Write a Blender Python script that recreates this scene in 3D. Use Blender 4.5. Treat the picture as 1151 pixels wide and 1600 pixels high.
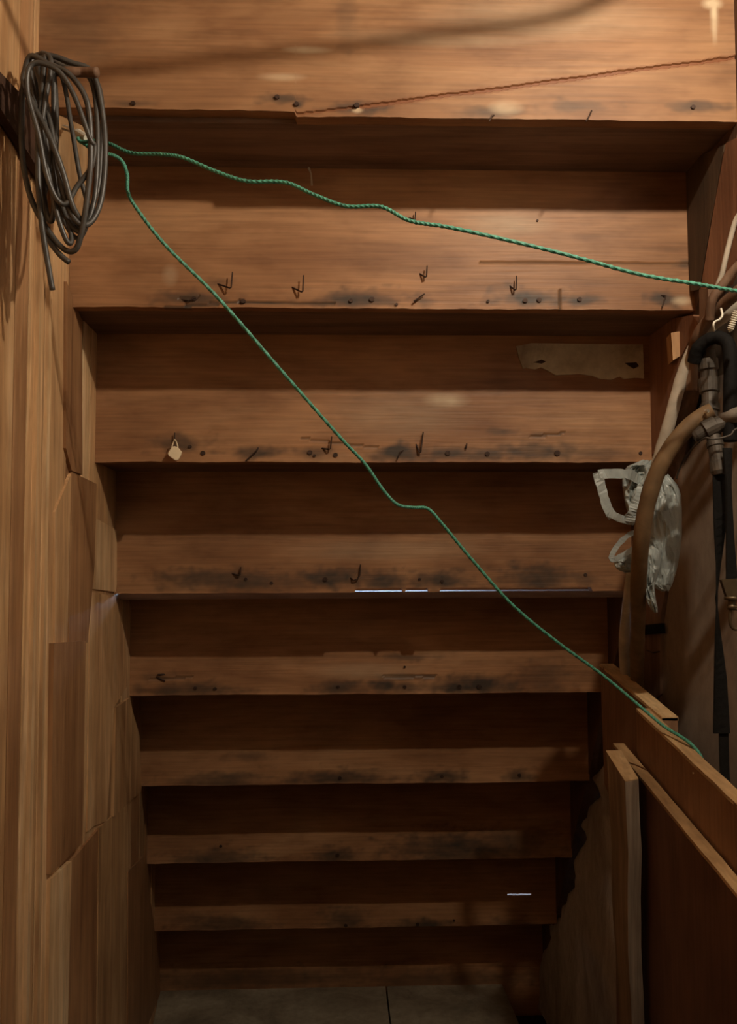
import bpy, bmesh, math, random
from mathutils import Vector, noise

for o in list(bpy.data.objects):
    bpy.data.objects.remove(o)
sc = bpy.context.scene
C = sc.collection
random.seed(7)

# ------------------------------------------------------------------ camera
ZC = 1.041                       # eye height above the concrete
F = 1400.0                       # focal length in pixels of the 1151x1600 frame
PITCH, YAW, ROLL = 0.0584, 0.0331, -0.0036
fw = Vector((math.sin(YAW)*math.cos(PITCH), math.cos(YAW)*math.cos(PITCH), math.sin(PITCH)))
r0 = Vector((math.cos(YAW), -math.sin(YAW), 0)); u0 = r0.cross(fw)
cr = r0*math.cos(ROLL) + u0*math.sin(ROLL)
cu = -r0*math.sin(ROLL) + u0*math.cos(ROLL)
cd = bpy.data.cameras.new('camera'); cam = bpy.data.objects.new('camera', cd); C.objects.link(cam)
from mathutils import Matrix
m = Matrix((cr, cu, -fw)).transposed().to_4x4(); m.translation = Vector((0, 0, ZC))
cam.matrix_world = m
cd.sensor_fit = 'VERTICAL'; cd.sensor_height = 36.0; cd.lens = 36.0*F/1600.0; cd.clip_start = 0.01
sc.camera = cam

# ------------------------------------------------------------------ world, exposure
w = bpy.data.worlds.new('world'); sc.world = w; w.use_nodes = True
w.node_tree.nodes['Background'].inputs[0].default_value = (0.0, 0.0, 0.0, 1)
w.node_tree.nodes['Background'].inputs[1].default_value = 0.0
sc.view_settings.view_transform = 'Standard'; sc.view_settings.look = 'None'
sc.view_settings.gamma = 1.0; sc.view_settings.use_curve_mapping = False
sc.view_settings.exposure = 0.0

LAMP = Vector((0.40, 0.545, ZC + 0.772))     # bare bulb hanging under the upper steps
LAMP_W = 20.0
LAMP_COL = (1.0, 0.86, 0.68)
BULB_R = 0.014

# stair measures
D0, RUN, RISE, H0 = 1.0904, 0.1487, 0.2, 0.5591
RIGHT_X = 0.505
def Yk(k): return D0 + k*RUN
def Bk(k): return ZC + H0 - k*RISE          # bottom edge of riser k
LW = [(-2.0, -0.370), (1.09, -0.370), (1.54, -0.378), (1.69, -0.386), (1.83, -0.396), (1.98, -0.413), (2.13, -0.424), (2.28, -0.441), (4.5, -0.5)]
def wallx(Y):
    for (a, xa), (b, xb) in zip(LW, LW[1:]):
        if Y <= b: return xa + (xb-xa)*(Y-a)/(b-a)
    return LW[-1][1]
RW = [(-2.0, 0.76), (0.5, 0.74), (1.0, 0.645), (1.5, 0.535), (1.75, 0.508), (2.3, 0.496), (4.5, 0.50)]
def wrx(Y):                                  # face of the right wall
    for (a, xa), (b, xb) in zip(RW, RW[1:]):
        if Y <= b: return xa + (xb-xa)*(Y-a)/(b-a)
    return RW[-1][1]

def ray(px, py): return fw + cr*((px-575.5)/F) - cu*((py-800)/F)
def atY(px, py, Y):
    d = ray(px, py); t = Y/d.y
    return Vector((d.x*t, Y, ZC + d.z*t))
def atX(px, py, X):
    d = ray(px, py); t = X/d.x
    return Vector((X, d.y*t, ZC + d.z*t))
def onleft(px, py, off=0.0):
    d = ray(px, py); Y = 1.2
    for _ in range(30):
        X = wallx(Y) + off; Y = d.y*X/d.x
    return Vector((X, Y, ZC + d.z*X/d.x))

def onright(px, py, off=0.0):
    d = ray(px, py); lo, hi = 0.3, 3.5
    for _ in range(50):
        Y = (lo+hi)/2
        if d.x/d.y*Y < wrx(Y)+off: lo = Y
        else: hi = Y
    return Vector((d.x/d.y*Y, Y, ZC + d.z/d.y*Y))

# ------------------------------------------------------------------ mesh helpers
def obj(name, verts, faces, mat, parent=None, smooth=False):
    off = parent.matrix_world.translation if parent else Vector((0, 0, 0))
    if parent:
        off = Vector((0, 0, 0)); p = parent
        while p: off = off + p.location; p = p.parent
    me = bpy.data.meshes.new(name)
    me.from_pydata([tuple(Vector(v)-off) for v in verts], [], faces)
    bm = bmesh.new(); bm.from_mesh(me); bmesh.ops.recalc_face_normals(bm, faces=bm.faces); bm.to_mesh(me); bm.free()
    if smooth:
        me.polygons.foreach_set('use_smooth', [True]*len(me.polygons))
    me.materials.append(mat)
    o = bpy.data.objects.new(name, me); C.objects.link(o)
    if parent: o.parent = parent
    return o
def center(o):
    """put a top-level mesh's origin at its base"""
    me = o.data; xs = [v.co for v in me.vertices]
    b = Vector((sum(v.x for v in xs)/len(xs), sum(v.y for v in xs)/len(xs), min(v.z for v in xs)))
    me.transform(Matrix.Translation(-b)); o.location = b
    return o
def tag(o, label=None, cat=None, group=None, kind=None):
    if label: o['label'] = label
    if cat: o['category'] = cat
    if group: o['group'] = group
    if kind: o['kind'] = kind
    return o
def empty(name, loc, label=None, cat=None, kind=None, group=None):
    o = bpy.data.objects.new(name, None); o.empty_display_size = 0.05; o.location = loc; C.objects.link(o)
    return tag(o, label, cat, group, kind)
def prism(poly, vec):
    n = len(poly); v = [Vector(p) for p in poly] + [Vector(p)+Vector(vec) for p in poly]
    f = [tuple(range(n)), tuple(range(2*n-1, n-1, -1))] + [(i, (i+1) % n, n+(i+1) % n, n+i) for i in range(n)]
    return v, f
def box(a, b):
    x0, y0, z0 = a; x1, y1, z1 = b
    return prism([(x0, y0, z0), (x1, y0, z0), (x1, y1, z0), (x0, y1, z0)], (0, 0, z1-z0))
def join(*vf):
    V, Fc = [], []
    for v, f in vf:
        n = len(V); V += list(v); Fc += [tuple(i+n for i in q) for q in f]
    return V, Fc
def catmull(P, n=8, closed=False):
    P = [Vector(p) for p in P]; out = []; N = len(P)
    rng = range(N) if closed else range(N-1)
    for i in rng:
        if closed: a, b, c, d = P[i-1], P[i], P[(i+1) % N], P[(i+2) % N]
        else: a, b, c, d = P[max(i-1, 0)], P[i], P[i+1], P[min(i+2, N-1)]
        for j in range(n):
            t = j/n
            out.append(0.5*((2*b) + (c-a)*t + (2*a-5*b+4*c-d)*t*t + (3*b-a-3*c+d)*t**3))
    if not closed: out.append(P[-1])
    return out
def tube(P, r, seg=10, closed=False, twist=0.0, bump=0.0):
    P = [Vector(p) for p in P]; N = len(P); V = []; Fc = []
    ref = None
    for i in range(N):
        t = (P[(i+1) % N]-P[i-1]) if closed else (P[min(i+1, N-1)]-P[max(i-1, 0)])
        if t.length < 1e-9: t = Vector((0, 0, 1))
        t.normalize()
        if ref is None: ref = t.cross(Vector((0.31, 0.2, 0.93)));  ref = ref if ref.length > 1e-3 else t.cross(Vector((1, 0, 0)))
        ref = (ref - t*ref.dot(t)).normalized(); b = t.cross(ref)
        rr = r[i] if isinstance(r, (list, tuple)) else r
        for j in range(seg):
            a = 2*math.pi*j/seg + twist*i
            q = rr*(1 + bump*math.cos(3*(a-twist*i) + 0.0) if not twist else 1 + bump*math.cos(3*2*math.pi*j/seg))
            V.append(P[i] + ref*math.cos(a)*q + b*math.sin(a)*q)
    for i in range(N if closed else N-1):
        k = (i+1) % N
        for j in range(seg):
            Fc.append((i*seg+j, i*seg+(j+1) % seg, k*seg+(j+1) % seg, k*seg+j))
    if not closed:
        Fc.append(tuple(range(seg-1, -1, -1))); Fc.append(tuple(range((N-1)*seg, N*seg)))
    return V, Fc
def ribbon(P, widths, wdirs, th=0.0012):
    """strap: a thin band with real thickness"""
    P = [Vector(p) for p in P]; N = len(P); V = []; Fc = []
    for i in range(N):
        t = (P[min(i+1, N-1)]-P[max(i-1, 0)]).normalized()
        wd = Vector(wdirs[i]); wd = (wd - t*wd.dot(t)).normalized(); nn = t.cross(wd)
        h = widths[i]/2
        V += [P[i]-wd*h-nn*th/2, P[i]+wd*h-nn*th/2, P[i]+wd*h+nn*th/2, P[i]-wd*h+nn*th/2]
    for i in range(N-1):
        for j in range(4):
            Fc.append((4*i+j, 4*i+(j+1) % 4, 4*i+4+(j+1) % 4, 4*i+4+j))
    Fc += [(0, 1, 2, 3), (4*N-4, 4*N-3, 4*N-2, 4*N-1)]
    return V, Fc

# ------------------------------------------------------------------ materials
def newmat(name):
    m = bpy.data.materials.new(name); m.use_nodes = True
    nt = m.node_tree; nt.nodes.clear()
    out = nt.nodes.new('ShaderNodeOutputMaterial'); b = nt.nodes.new('ShaderNodeBsdfPrincipled')
    nt.links.new(b.outputs[0], out.inputs[0])
    return m, nt, b
def N(nt, t, **kw):
    n = nt.nodes.new(t)
    for k, v in kw.items(): setattr(n, k, v)
    return n
def mixrgb(nt, fac, a, b, mode='MIX'):
    n = N(nt, 'ShaderNodeMix', data_type='RGBA', blend_type=mode)
    for s, v in ((0, fac), (6, a), (7, b)):
        if hasattr(v, 'links') or isinstance(v, bpy.types.NodeSocket): nt.links.new(v, n.inputs[s])
        else: n.inputs[s].default_value = v if s == 0 else (*v, 1) if len(v) == 3 else v
    return n.outputs[2]
def ramp(nt, fac, stops):
    n = N(nt, 'ShaderNodeValToRGB'); e = n.color_ramp.elements
    while len(e) < len(stops): e.new(0.5)
    for el, (p, c) in zip(e, stops): el.position = p; el.color = (*c, 1)
    nt.links.new(fac, n.inputs[0]); return n.outputs[0]
def noise_n(nt, vec, scale, detail=4, rough=0.55, dist=0.0):
    n = N(nt, 'ShaderNodeTexNoise'); n.inputs['Scale'].default_value = scale
    n.inputs['Detail'].default_value = detail; n.inputs['Roughness'].default_value = rough; n.inputs['Distortion'].default_value = dist
    nt.links.new(vec, n.inputs['Vector']); return n.outputs['Fac']
def coords(nt, scale, rnd=True):
    tc = N(nt, 'ShaderNodeTexCoord'); mp = N(nt, 'ShaderNodeMapping'); mp.inputs['Scale'].default_value = scale
    nt.links.new(tc.outputs['Object'], mp.inputs['Vector'])
    oi = N(nt, 'ShaderNodeObjectInfo')
    if rnd:
        mu = N(nt, 'ShaderNodeMath', operation='MULTIPLY'); mu.inputs[1].default_value = 37.0
        nt.links.new(oi.outputs['Random'], mu.inputs[0])
        cb = N(nt, 'ShaderNodeCombineXYZ'); nt.links.new(mu.outputs[0], cb.inputs[0]); nt.links.new(mu.outputs[0], cb.inputs[1]); nt.links.new(mu.outputs[0], cb.inputs[2])
        nt.links.new(cb.outputs[0], mp.inputs['Location'])
    return mp.outputs[0], oi.outputs['Random'], tc.outputs['Object']
def wood(name, dark, mid, light, axis='x', rough=0.6, stretch=14.0, spread=0.25, stain=False, spec=0.3, bump=0.25, fine=1.0):
    m, nt, b = newmat(name)
    s = {'x': (1.3, stretch, stretch), 'y': (stretch, 1.3, stretch), 'z': (stretch, stretch, 1.3)}[axis]
    v, rnd, raw = coords(nt, s)
    n1 = noise_n(nt, v, 1.6, 3, 0.6, 1.2)
    col = ramp(nt, n1, [(0.3, dark), (0.5, mid), (0.72, light)])
    s2 = {'x': (6, 160, 160), 'y': (160, 6, 160), 'z': (160, 160, 6)}[axis]
    v2, _, _ = coords(nt, s2)
    n2 = noise_n(nt, v2, 1.2, 2, 0.6, 0.0)
    g = ramp(nt, n2, [(0.3, (1-0.28*fine,)*3), (0.62, (1.0, 1.0, 1.0))])
    col = mixrgb(nt, 0.8, col, g, 'MULTIPLY')
    v3, _, _ = coords(nt, (5, 5, 5) if axis != 'x' else (4, 7, 7))
    n3 = noise_n(nt, v3, 1.0, 2, 0.6, 0.0)
    blot = ramp(nt, n3, [(0.32, (0.74, 0.68, 0.64)), (0.6, (1.06, 1.05, 1.04))])
    col = mixrgb(nt, 0.8, col, blot, 'MULTIPLY')
    v5, _, _ = coords(nt, (9, 22, 22) if axis == 'x' else (22, 22, 9))
    n5 = noise_n(nt, v5, 1.3, 3, 0.7, 0.0)
    mot = ramp(nt, n5, [(0.34, (0.80, 0.77, 0.74)), (0.5, (1, 1, 1)), (0.68, (1.1, 1.1, 1.08))])
    col = mixrgb(nt, 0.75, col, mot, 'MULTIPLY')
    # each board its own tone
    tone = ramp(nt, rnd, [(0.0, (1-spread, 1-spread*1.05, 1-spread*1.1)), (0.5, (1, 0.98, 0.96)), (1.0, (1+spread*0.35, 1+spread*0.4, 1+spread*0.5))])
    col = mixrgb(nt, 1.0, col, tone, 'MULTIPLY')
    if stain:
        at = N(nt, 'ShaderNodeAttribute', attribute_name='stain')
        nz = noise_n(nt, v3, 6.0, 2, 0.65)
        k = N(nt, 'ShaderNodeMath', operation='MULTIPLY_ADD'); k.inputs[1].default_value = 1.1; k.inputs[2].default_value = 0.42
        nt.links.new(nz, k.inputs[0])
        mm = N(nt, 'ShaderNodeMath', operation='MULTIPLY'); mm.use_clamp = True
        nt.links.new(at.outputs['Fac'], mm.inputs[0]); nt.links.new(k.outputs[0], mm.inputs[1])
        col = mixrgb(nt, mm.outputs[0], col, (0.06, 0.042, 0.030))
        a2 = N(nt, 'ShaderNodeAttribute', attribute_name='crack')
        col = mixrgb(nt, a2.outputs['Fac'], col, (0.20, 0.072, 0.026))
        a3 = N(nt, 'ShaderNodeAttribute', attribute_name='pale')
        m3 = N(nt, 'ShaderNodeMath', operation='MULTIPLY'); m3.use_clamp = True
        nt.links.new(a3.outputs['Fac'], m3.inputs[0]); nt.links.new(k.outputs[0], m3.inputs[1])
        col = mixrgb(nt, m3.outputs[0], col, (0.62, 0.47, 0.30))
    nt.links.new(col, b.inputs['Base Color'])
    b.inputs['Roughness'].default_value = rough
    b.inputs['Specular IOR Level'].default_value = spec
    bp = N(nt, 'ShaderNodeBump'); bp.inputs['Strength'].default_value = bump; bp.inputs['Distance'].default_value = 0.002
    nt.links.new(n2, bp.inputs['Height']); nt.links.new(bp.outputs[0], b.inputs['Normal'])
    return m
def plain(name, col, rough=0.6, metal=0.0, var=0.25, scale=30.0, bump=0.15, spec=0.4, vscale=(1, 1, 1)):
    m, nt, b = newmat(name)
    v, rnd, raw = coords(nt, vscale)
    n1 = noise_n(nt, v, scale, 4, 0.6, 0.4)
    c = ramp(nt, n1, [(0.3, tuple(x*(1-var) for x in col)), (0.7, tuple(min(1, x*(1+var)) for x in col))])
    nt.links.new(c, b.inputs['Base Color'])
    b.inputs['Roughness'].default_value = rough; b.inputs['Metallic'].default_value = metal
    b.inputs['Specular IOR Level'].default_value = spec
    bp = N(nt, 'ShaderNodeBump'); bp.inputs['Strength'].default_value = bump; bp.inputs['Distance'].default_value = 0.002
    nt.links.new(n1, bp.inputs['Height']); nt.links.new(bp.outputs[0], b.inputs['Normal'])
    return m
def emit(name, col, s):
    m = bpy.data.materials.new(name); m.use_nodes = True; nt = m.node_tree; nt.nodes.clear()
    o = nt.nodes.new('ShaderNodeOutputMaterial'); e = nt.nodes.new('ShaderNodeEmission')
    e.inputs[0].default_value = (*col, 1); e.inputs[1].default_value = s
    nt.links.new(e.outputs[0], o.inputs[0]); return m
def plaster(name, base, pale, brown, bump=0.6, streak=False):
    m, nt, b = newmat(name)
    v, rnd, raw = coords(nt, (1, 1, 0.45) if streak else (1, 1, 1))
    n1 = noise_n(nt, v, 7.0, 6, 0.62, 0.6); n2 = noise_n(nt, v, 55.0, 5, 0.65); n3 = noise_n(nt, v, 2.6, 3, 0.6, 0.5)
    col = ramp(nt, n1, [(0.3, brown), (0.5, base), (0.72, pale)])
    g = ramp(nt, n2, [(0.3, (0.72, 0.7, 0.68)), (0.6, (1, 1, 1))])
    col = mixrgb(nt, 0.8, col, g, 'MULTIPLY')
    g3 = ramp(nt, n3, [(0.35, (0.7, 0.66, 0.62)), (0.6, (1, 1, 1))])
    col = mixrgb(nt, 0.7, col, g3, 'MULTIPLY')
    nt.links.new(col, b.inputs['Base Color']); b.inputs['Roughness'].default_value = 0.9; b.inputs['Specular IOR Level'].default_value = 0.15
    bp = N(nt, 'ShaderNodeBump'); bp.inputs['Strength'].default_value = bump; bp.inputs['Distance'].default_value = 0.004
    nt.links.new(n2, bp.inputs['Height']); nt.links.new(bp.outputs[0], b.inputs['Normal'])
    return m

M = {}
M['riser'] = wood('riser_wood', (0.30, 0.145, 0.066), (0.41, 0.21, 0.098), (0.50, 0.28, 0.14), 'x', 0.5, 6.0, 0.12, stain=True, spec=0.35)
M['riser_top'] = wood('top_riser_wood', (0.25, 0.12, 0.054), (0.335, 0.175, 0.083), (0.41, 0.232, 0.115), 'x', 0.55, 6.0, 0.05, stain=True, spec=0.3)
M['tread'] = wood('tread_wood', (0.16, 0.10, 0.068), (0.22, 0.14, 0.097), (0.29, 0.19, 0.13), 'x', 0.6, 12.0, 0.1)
M['wall'] = wood('wall_board_wood', (0.44, 0.235, 0.105), (0.62, 0.375, 0.18), (0.80, 0.55, 0.31), 'z', 0.5, 15.0, 0.36, spec=0.35)
M['wall_pale'] = wood('pale_sapwood_board', (0.56, 0.34, 0.17), (0.74, 0.49, 0.26), (0.86, 0.64, 0.39), 'z', 0.5, 15.0, 0.15, spec=0.35)
M['wall_dark'] = wood('brown_heartwood_board', (0.30, 0.145, 0.062), (0.42, 0.22, 0.10), (0.55, 0.32, 0.16), 'z', 0.5, 15.0, 0.15, spec=0.35)
M['stringer'] = wood('stringer_wood', (0.08, 0.04, 0.022), (0.12, 0.062, 0.035), (0.17, 0.09, 0.05), 'z', 0.6, 12.0, 0.1)
M['dark_piece'] = wood('dark_panel_wood', (0.07, 0.045, 0.026), (0.11, 0.07, 0.04), (0.15, 0.095, 0.055), 'z', 0.8, 6.0, 0.1)  # dark tone painting shade on the side panel; upper boarding shares it
M['red'] = wood('red_stained_wood', (0.20, 0.092, 0.05), (0.27, 0.13, 0.072), (0.34, 0.175, 0.10), 'z', 0.6, 8.0, 0.1)
M['brace'] = wood('dark_brown_wood', (0.045, 0.022, 0.013), (0.06, 0.03, 0.018), (0.08, 0.04, 0.025), 'y', 0.7, 10.0, 0.05)
M['sheet'] = wood('plywood_face', (0.22, 0.115, 0.06), (0.28, 0.152, 0.082), (0.33, 0.19, 0.105), 'z', 0.6, 5.0, 0.15)
M['darksheet'] = wood('dark_plywood_face', (0.12, 0.062, 0.042), (0.155, 0.08, 0.054), (0.19, 0.1, 0.068), 'z', 0.6, 5.0, 0.1)
M['pine'] = wood('pale_pine', (0.58, 0.36, 0.16), (0.72, 0.48, 0.24), (0.8, 0.57, 0.32), 'y', 0.55, 12.0, 0.1)
M['sheet_edge'] = wood('worn_plywood_edge', (0.34, 0.2, 0.09), (0.46, 0.28, 0.13), (0.58, 0.38, 0.19), 'y', 0.6, 12.0, 0.1)
M['grey_wood'] = wood('weathered_pale_wood', (0.16, 0.11, 0.075), (0.30, 0.22, 0.15), (0.46, 0.36, 0.26), 'z', 0.75, 22.0, 0.15)
M['stud'] = wood('brown_stud_wood', (0.15, 0.085, 0.05), (0.22, 0.13, 0.08), (0.28, 0.175, 0.11), 'z', 0.7, 14.0, 0.1)
M['plaster'] = plaster('rough_plaster', (0.52, 0.45, 0.38), (0.70, 0.63, 0.55), (0.27, 0.215, 0.17), bump=0.9, streak=True)
M['taupe'] = plaster('taupe_painted_panel', (0.30, 0.225, 0.165), (0.37, 0.285, 0.21), (0.235, 0.165, 0.12), bump=0.15, streak=True)
M['concrete'] = plaster('concrete', (0.36, 0.30, 0.21), (0.5, 0.43, 0.31), (0.22, 0.175, 0.12), bump=0.3)
M['dirt'] = plaster('dirt', (0.04, 0.03, 0.022), (0.06, 0.045, 0.033), (0.025, 0.018, 0.014))
M['patchm'] = plaster('old_white_paint', (0.68, 0.60, 0.45), (0.8, 0.73, 0.58), (0.33, 0.25, 0.17), bump=0.2)
M['nail'] = plain('rusty_nail', (0.06, 0.035, 0.025), 0.6, 0.6, 0.4, 200)
M['cable'] = plain('grey_rubber_cable', (0.055, 0.050, 0.044), 0.42, 0, 0.3, 60, 0.1, 0.5)
M['cord'] = plain('green_twine', (0.07, 0.29, 0.195), 0.5, 0, 0.45, 260, 0.3, 0.5)
M['tag'] = plain('cream_plastic', (0.85, 0.70, 0.47), 0.5, 0, 0.06, 30)
M['metal'] = plain('zinc_metal', (0.75, 0.70, 0.58), 0.32, 0.8, 0.15, 60)
M['white_metal'] = plain('white_coated_metal', (0.72, 0.68, 0.56), 0.45, 0.1, 0.15, 60)
M['pipe'] = plain('grimy_iron_pipe', (0.085, 0.07, 0.055), 0.55, 0.35, 0.4, 45, 0.3)
M['black'] = plain('black_webbing', (0.009, 0.008, 0.007), 0.8, 0, 0.3, 250, 0.3, 0.15)
M['hose_pale'] = plain('pale_dusty_hose', (0.47, 0.40, 0.31), 0.8, 0, 0.2, 35, 0.2)
M['hose_brown'] = plain('brown_dusty_hose', (0.17, 0.10, 0.045), 0.7, 0, 0.25, 40, 0.2)
M['brass'] = plain('dull_brass', (0.13, 0.095, 0.055), 0.45, 0.8, 0.2, 60)
M['glassday'] = emit('daylight_pane', (0.6, 0.75, 1.0), 30.0)
def bagmat():
    m, nt, b = newmat('grey_plastic_film')
    v, rnd, raw = coords(nt, (1, 1, 1)); n1 = noise_n(nt, v, 40, 4, 0.6, 0.8)
    c = ramp(nt, n1, [(0.3, (0.26, 0.285, 0.27)), (0.7, (0.38, 0.41, 0.385))]); nt.links.new(c, b.inputs['Base Color'])
    b.inputs['Roughness'].default_value = 0.38; b.inputs['Specular IOR Level'].default_value = 0.5
    b.inputs['Transmission Weight'].default_value = 0.0
    bp = N(nt, 'ShaderNodeBump'); bp.inputs['Strength'].default_value = 0.25; bp.inputs['Distance'].default_value = 0.004
    nt.links.new(n1, bp.inputs['Height']); nt.links.new(bp.outputs[0], b.inputs['Normal'])
    return m
M['bag'] = bagmat()
M['branchm'] = plain('dusty_grey_pipe', (0.20, 0.17, 0.135), 0.7, 0.1, 0.35, 40, 0.3)

# ------------------------------------------------------------------ the setting
SLAB_R = 0.405
fl = empty('floor', (0, 1.0, 0), kind='structure')
for (y0, y1, x0, x1) in ((1.72, 2.50, -0.6, 0.113), (1.70, 2.50, 0.117, SLAB_R)):
    n = 14; pts = [(x0, y0), (x1, y0)]
    if x1 == SLAB_R:
        for i in range(n+1):
            yy = y0 + (y1-y0)*i/n; pts.append((x1 + 0.012*noise.noise((yy*5, 1, 2)), yy))
        pts.append((x0, y1))
    else: pts += [(x1, y1), (x0, y1)]
    obj('concrete_slab', *prism([(x, y, -0.08) for x, y in pts], (0, 0, 0.078)), M['concrete'], fl)
obj('ground', *box((-0.7, -1.9, -0.2), (0.95, 4.6, -0.081)), M['dirt'], fl)

M['whitewash'] = plaster('whitewash', (0.80, 0.80, 0.78), (0.86, 0.86, 0.84), (0.70, 0.69, 0.66), bump=0.2)
back = obj('wall_back', *box((-0.7, -1.9, -0.08), (0.95, -1.8, 2.6)), M['taupe']); tag(back, kind='structure'); center(back)
ceil = obj('ceiling', *box((-0.7, -1.8, 2.42), (0.95, 0.46, 2.5)), M['whitewash']); tag(ceil, kind='structure'); center(ceil)

# left wall: lapped boards on a backing
wl = empty('wall_left', (-0.40, 1.0, 0), kind='structure')
bv = []
for Y, X in [(-1.8, -0.37)] + LW[1:-1] + [(4.4, -0.5)]:
    bv.append((X-0.0135, Y))
poly = [(x, y, -0.08) for x, y in bv] + [(x-0.05, y, -0.08) for x, y in reversed(bv)]
obj('backing', *prism(poly, (0, 0, 2.58)), M['stringer'], wl)
def lboard(pts, off, th=0.012, zlo=-0.005, zhi=2.5, name='board', mat='wall'):
    """pts in the photograph's pixels, laid on the wall"""
    P = []
    for px, py in pts:
        q = onleft(px, py, off); q.z = min(max(q.z, zlo), zhi); P.append(q)
    return obj(name, *prism(P, (-th, 0, 0)), M[mat], wl)
def x_of(Y, z, off=0):
    p = Vector((wallx(Y)+off, Y, z-ZC)); return 575.5 + F*p.dot(cr)/p.dot(fw), 800 - F*p.dot(cu)/p.dot(fw)
# near boards running out of the picture
y = -1.8
while y < 0.80:
    y2 = min(y + random.uniform(0.10, 0.14), 0.86)
    if 0.86-y2 < 0.05: y2 = 0.86
    obj('board', *box((wallx(y)-0.012, y+0.0012, 0), (wallx(y), y2-0.0012, 2.48)), M['wall'], wl); y = y2
# base layer of full-height boards between seams (world Y of each seam)
seams = [0.86, onleft(26, 450).y, onleft(47, 450).y, onleft(70, 560).y, onleft(79, 600).y, onleft(106, 560).y, onleft(129, 640).y, onleft(141, 640).y, 1.47, 1.60, 1.72, 1.83, 1.95, 2.06, 2.18, 2.29]
for i, (a, b) in enumerate(zip(seams, seams[1:])):
    off = random.uniform(-0.0015, 0.0005)
    xa, xb = wallx(a)+off, wallx(b)+off; g = 0.0016
    poly = [(xa-0.0005, a+g, 0.0), (xa, a+g+0.0015, 0.0), (xb, b-g-0.0015, 0.0), (xb-0.0005, b-g, 0.0), (xb-0.011, b-g, 0.0), (xa-0.011, a+g, 0.0)]
    obj('board', *prism(poly, (0, 0, 2.48)), M[('wall', 'wall_dark', 'wall', 'wall_pale', 'wall', 'wall_dark', 'wall_pale', 'wall', 'wall', 'wall_pale', 'wall_dark', 'wall', 'wall_dark', 'wall', 'wall_dark')[i % 15]], wl)
# lapped pieces with cut ends
lap = [
    ([(104, 440), (128, 500), (129, 742), (112, 735), (103, 700)], 0.004),
    ([(113, 738), (151, 756), (148, 880), (137, 1004), (107, 1005)], 0.0035),
    ([(86, 800), (111, 740), (105, 1004), (86, 1007)], 0.003),
    ([(150, 810), (193, 834), (181, 925), (143, 920)], 0.002),
    ([(142, 925), (180, 932), (196, 1000), (200, 1070), (178, 1106), (167, 1283), (148, 1290), (136, 1300)], 0.002),
    ([(84, 1005), (134, 1001), (128, 1318), (80, 1366)], 0.0065),
    ([(181, 1106), (202, 1091), (218, 1150), (221, 1236), (178, 1276)], 0.004),
    ([(79, 1374), (112, 1345), (106, 1600), (104, 1900), (70, 1900)], 0.005),
    ([(112, 1345), (153, 1296), (150, 1600), (146, 1900), (106, 1900), (106, 1600)], 0.003),
    ([(155, 1294), (200, 1252), (198, 1340), (199, 1700), (150, 1900), (152, 1600)], 0.003),
    ([(200, 1362), (224, 1338), (240, 1440), (250, 1530), (250, 1600), (200, 1680)], 0.002),
]
tones = ('wall_dark', 'wall_dark', 'wall', 'wall_pale', 'wall', 'wall_dark', 'wall', 'wall_pale', 'wall_dark', 'wall', 'wall_dark')
for (pts, off), tn in zip(lap, tones): lboard(pts, off, mat=tn)
# narrow beads (cover strips) on the nearer boards
for (a, b, wd) in ((73, 560, 4), (57, 560, 3)):
    Y = onleft(a, b).y
    obj('cover_strip', *box((wallx(Y)-0.004, Y-0.004, 0), (wallx(Y)+0.0035, Y+0.006, 2.4)), M['wall_pale'], wl)

# right wall: rough plaster with a ragged edge under the stringer, taupe panel, stud
wr = empty('wall_right', (0.56, 1.2, 0), kind='structure')
edge_px = [(1085, 600), (1060, 700), (1000, 905), (972, 1010), (948, 1062), (936, 1120), (931, 1150), (938, 1185), (915, 1215), (925, 1240), (908, 1262), (899, 1290), (905, 1310), (890, 1345), (886, 1385), (872, 1412), (865, 1432), (850, 1440), (852, 1462), (838, 1480), (826, 1500), (822, 1535), (836, 1560), (850, 1580), (868, 1578), (880, 1600), (884, 1640)]
pts = []
for i, (a, b) in enumerate(edge_px):
    p = onright(a, b, -0.004)
    pts.append((p.y, p.z))
fine = []
for (a, b) in zip(pts, pts[1:]):
    for j in range(4):
        t = j/4; yy = a[0]+(b[0]-a[0])*t; zz = a[1]+(b[1]-a[1])*t
        fine.append((yy + 0.018*noise.noise((zz*34, 3, 1)) + 0.012*noise.noise((zz*120, 8, 1)), zz + 0.008*noise.noise((yy*60, 5, 9))))
fine.append((fine[-1][0]-0.01, -0.08))
# gridded rough sheet: columns from the ragged edge towards the camera
V = []; Fc = []; nc = 46
for (yy, zz) in fine:
    for j in range(nc+1):
        t = j/nc; Y = yy + (0.90-yy)*t
        rel = 0.010*noise.noise((Y*9, zz*9, 0)) + 0.005*noise.noise((Y*28, zz*22, 4)) + 0.0025*noise.noise((Y*80, zz*60, 7))
        rnd_edge = 0.012*max(0, 1-t*14)**2
        V.append((wrx(Y) + rel*0.8 + rnd_edge, Y, zz))
n = nc+1
for i in range(len(fine)-1):
    for j in range(nc): Fc.append((i*n+j, i*n+j+1, (i+1)*n+j+1, (i+1)*n+j))
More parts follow.
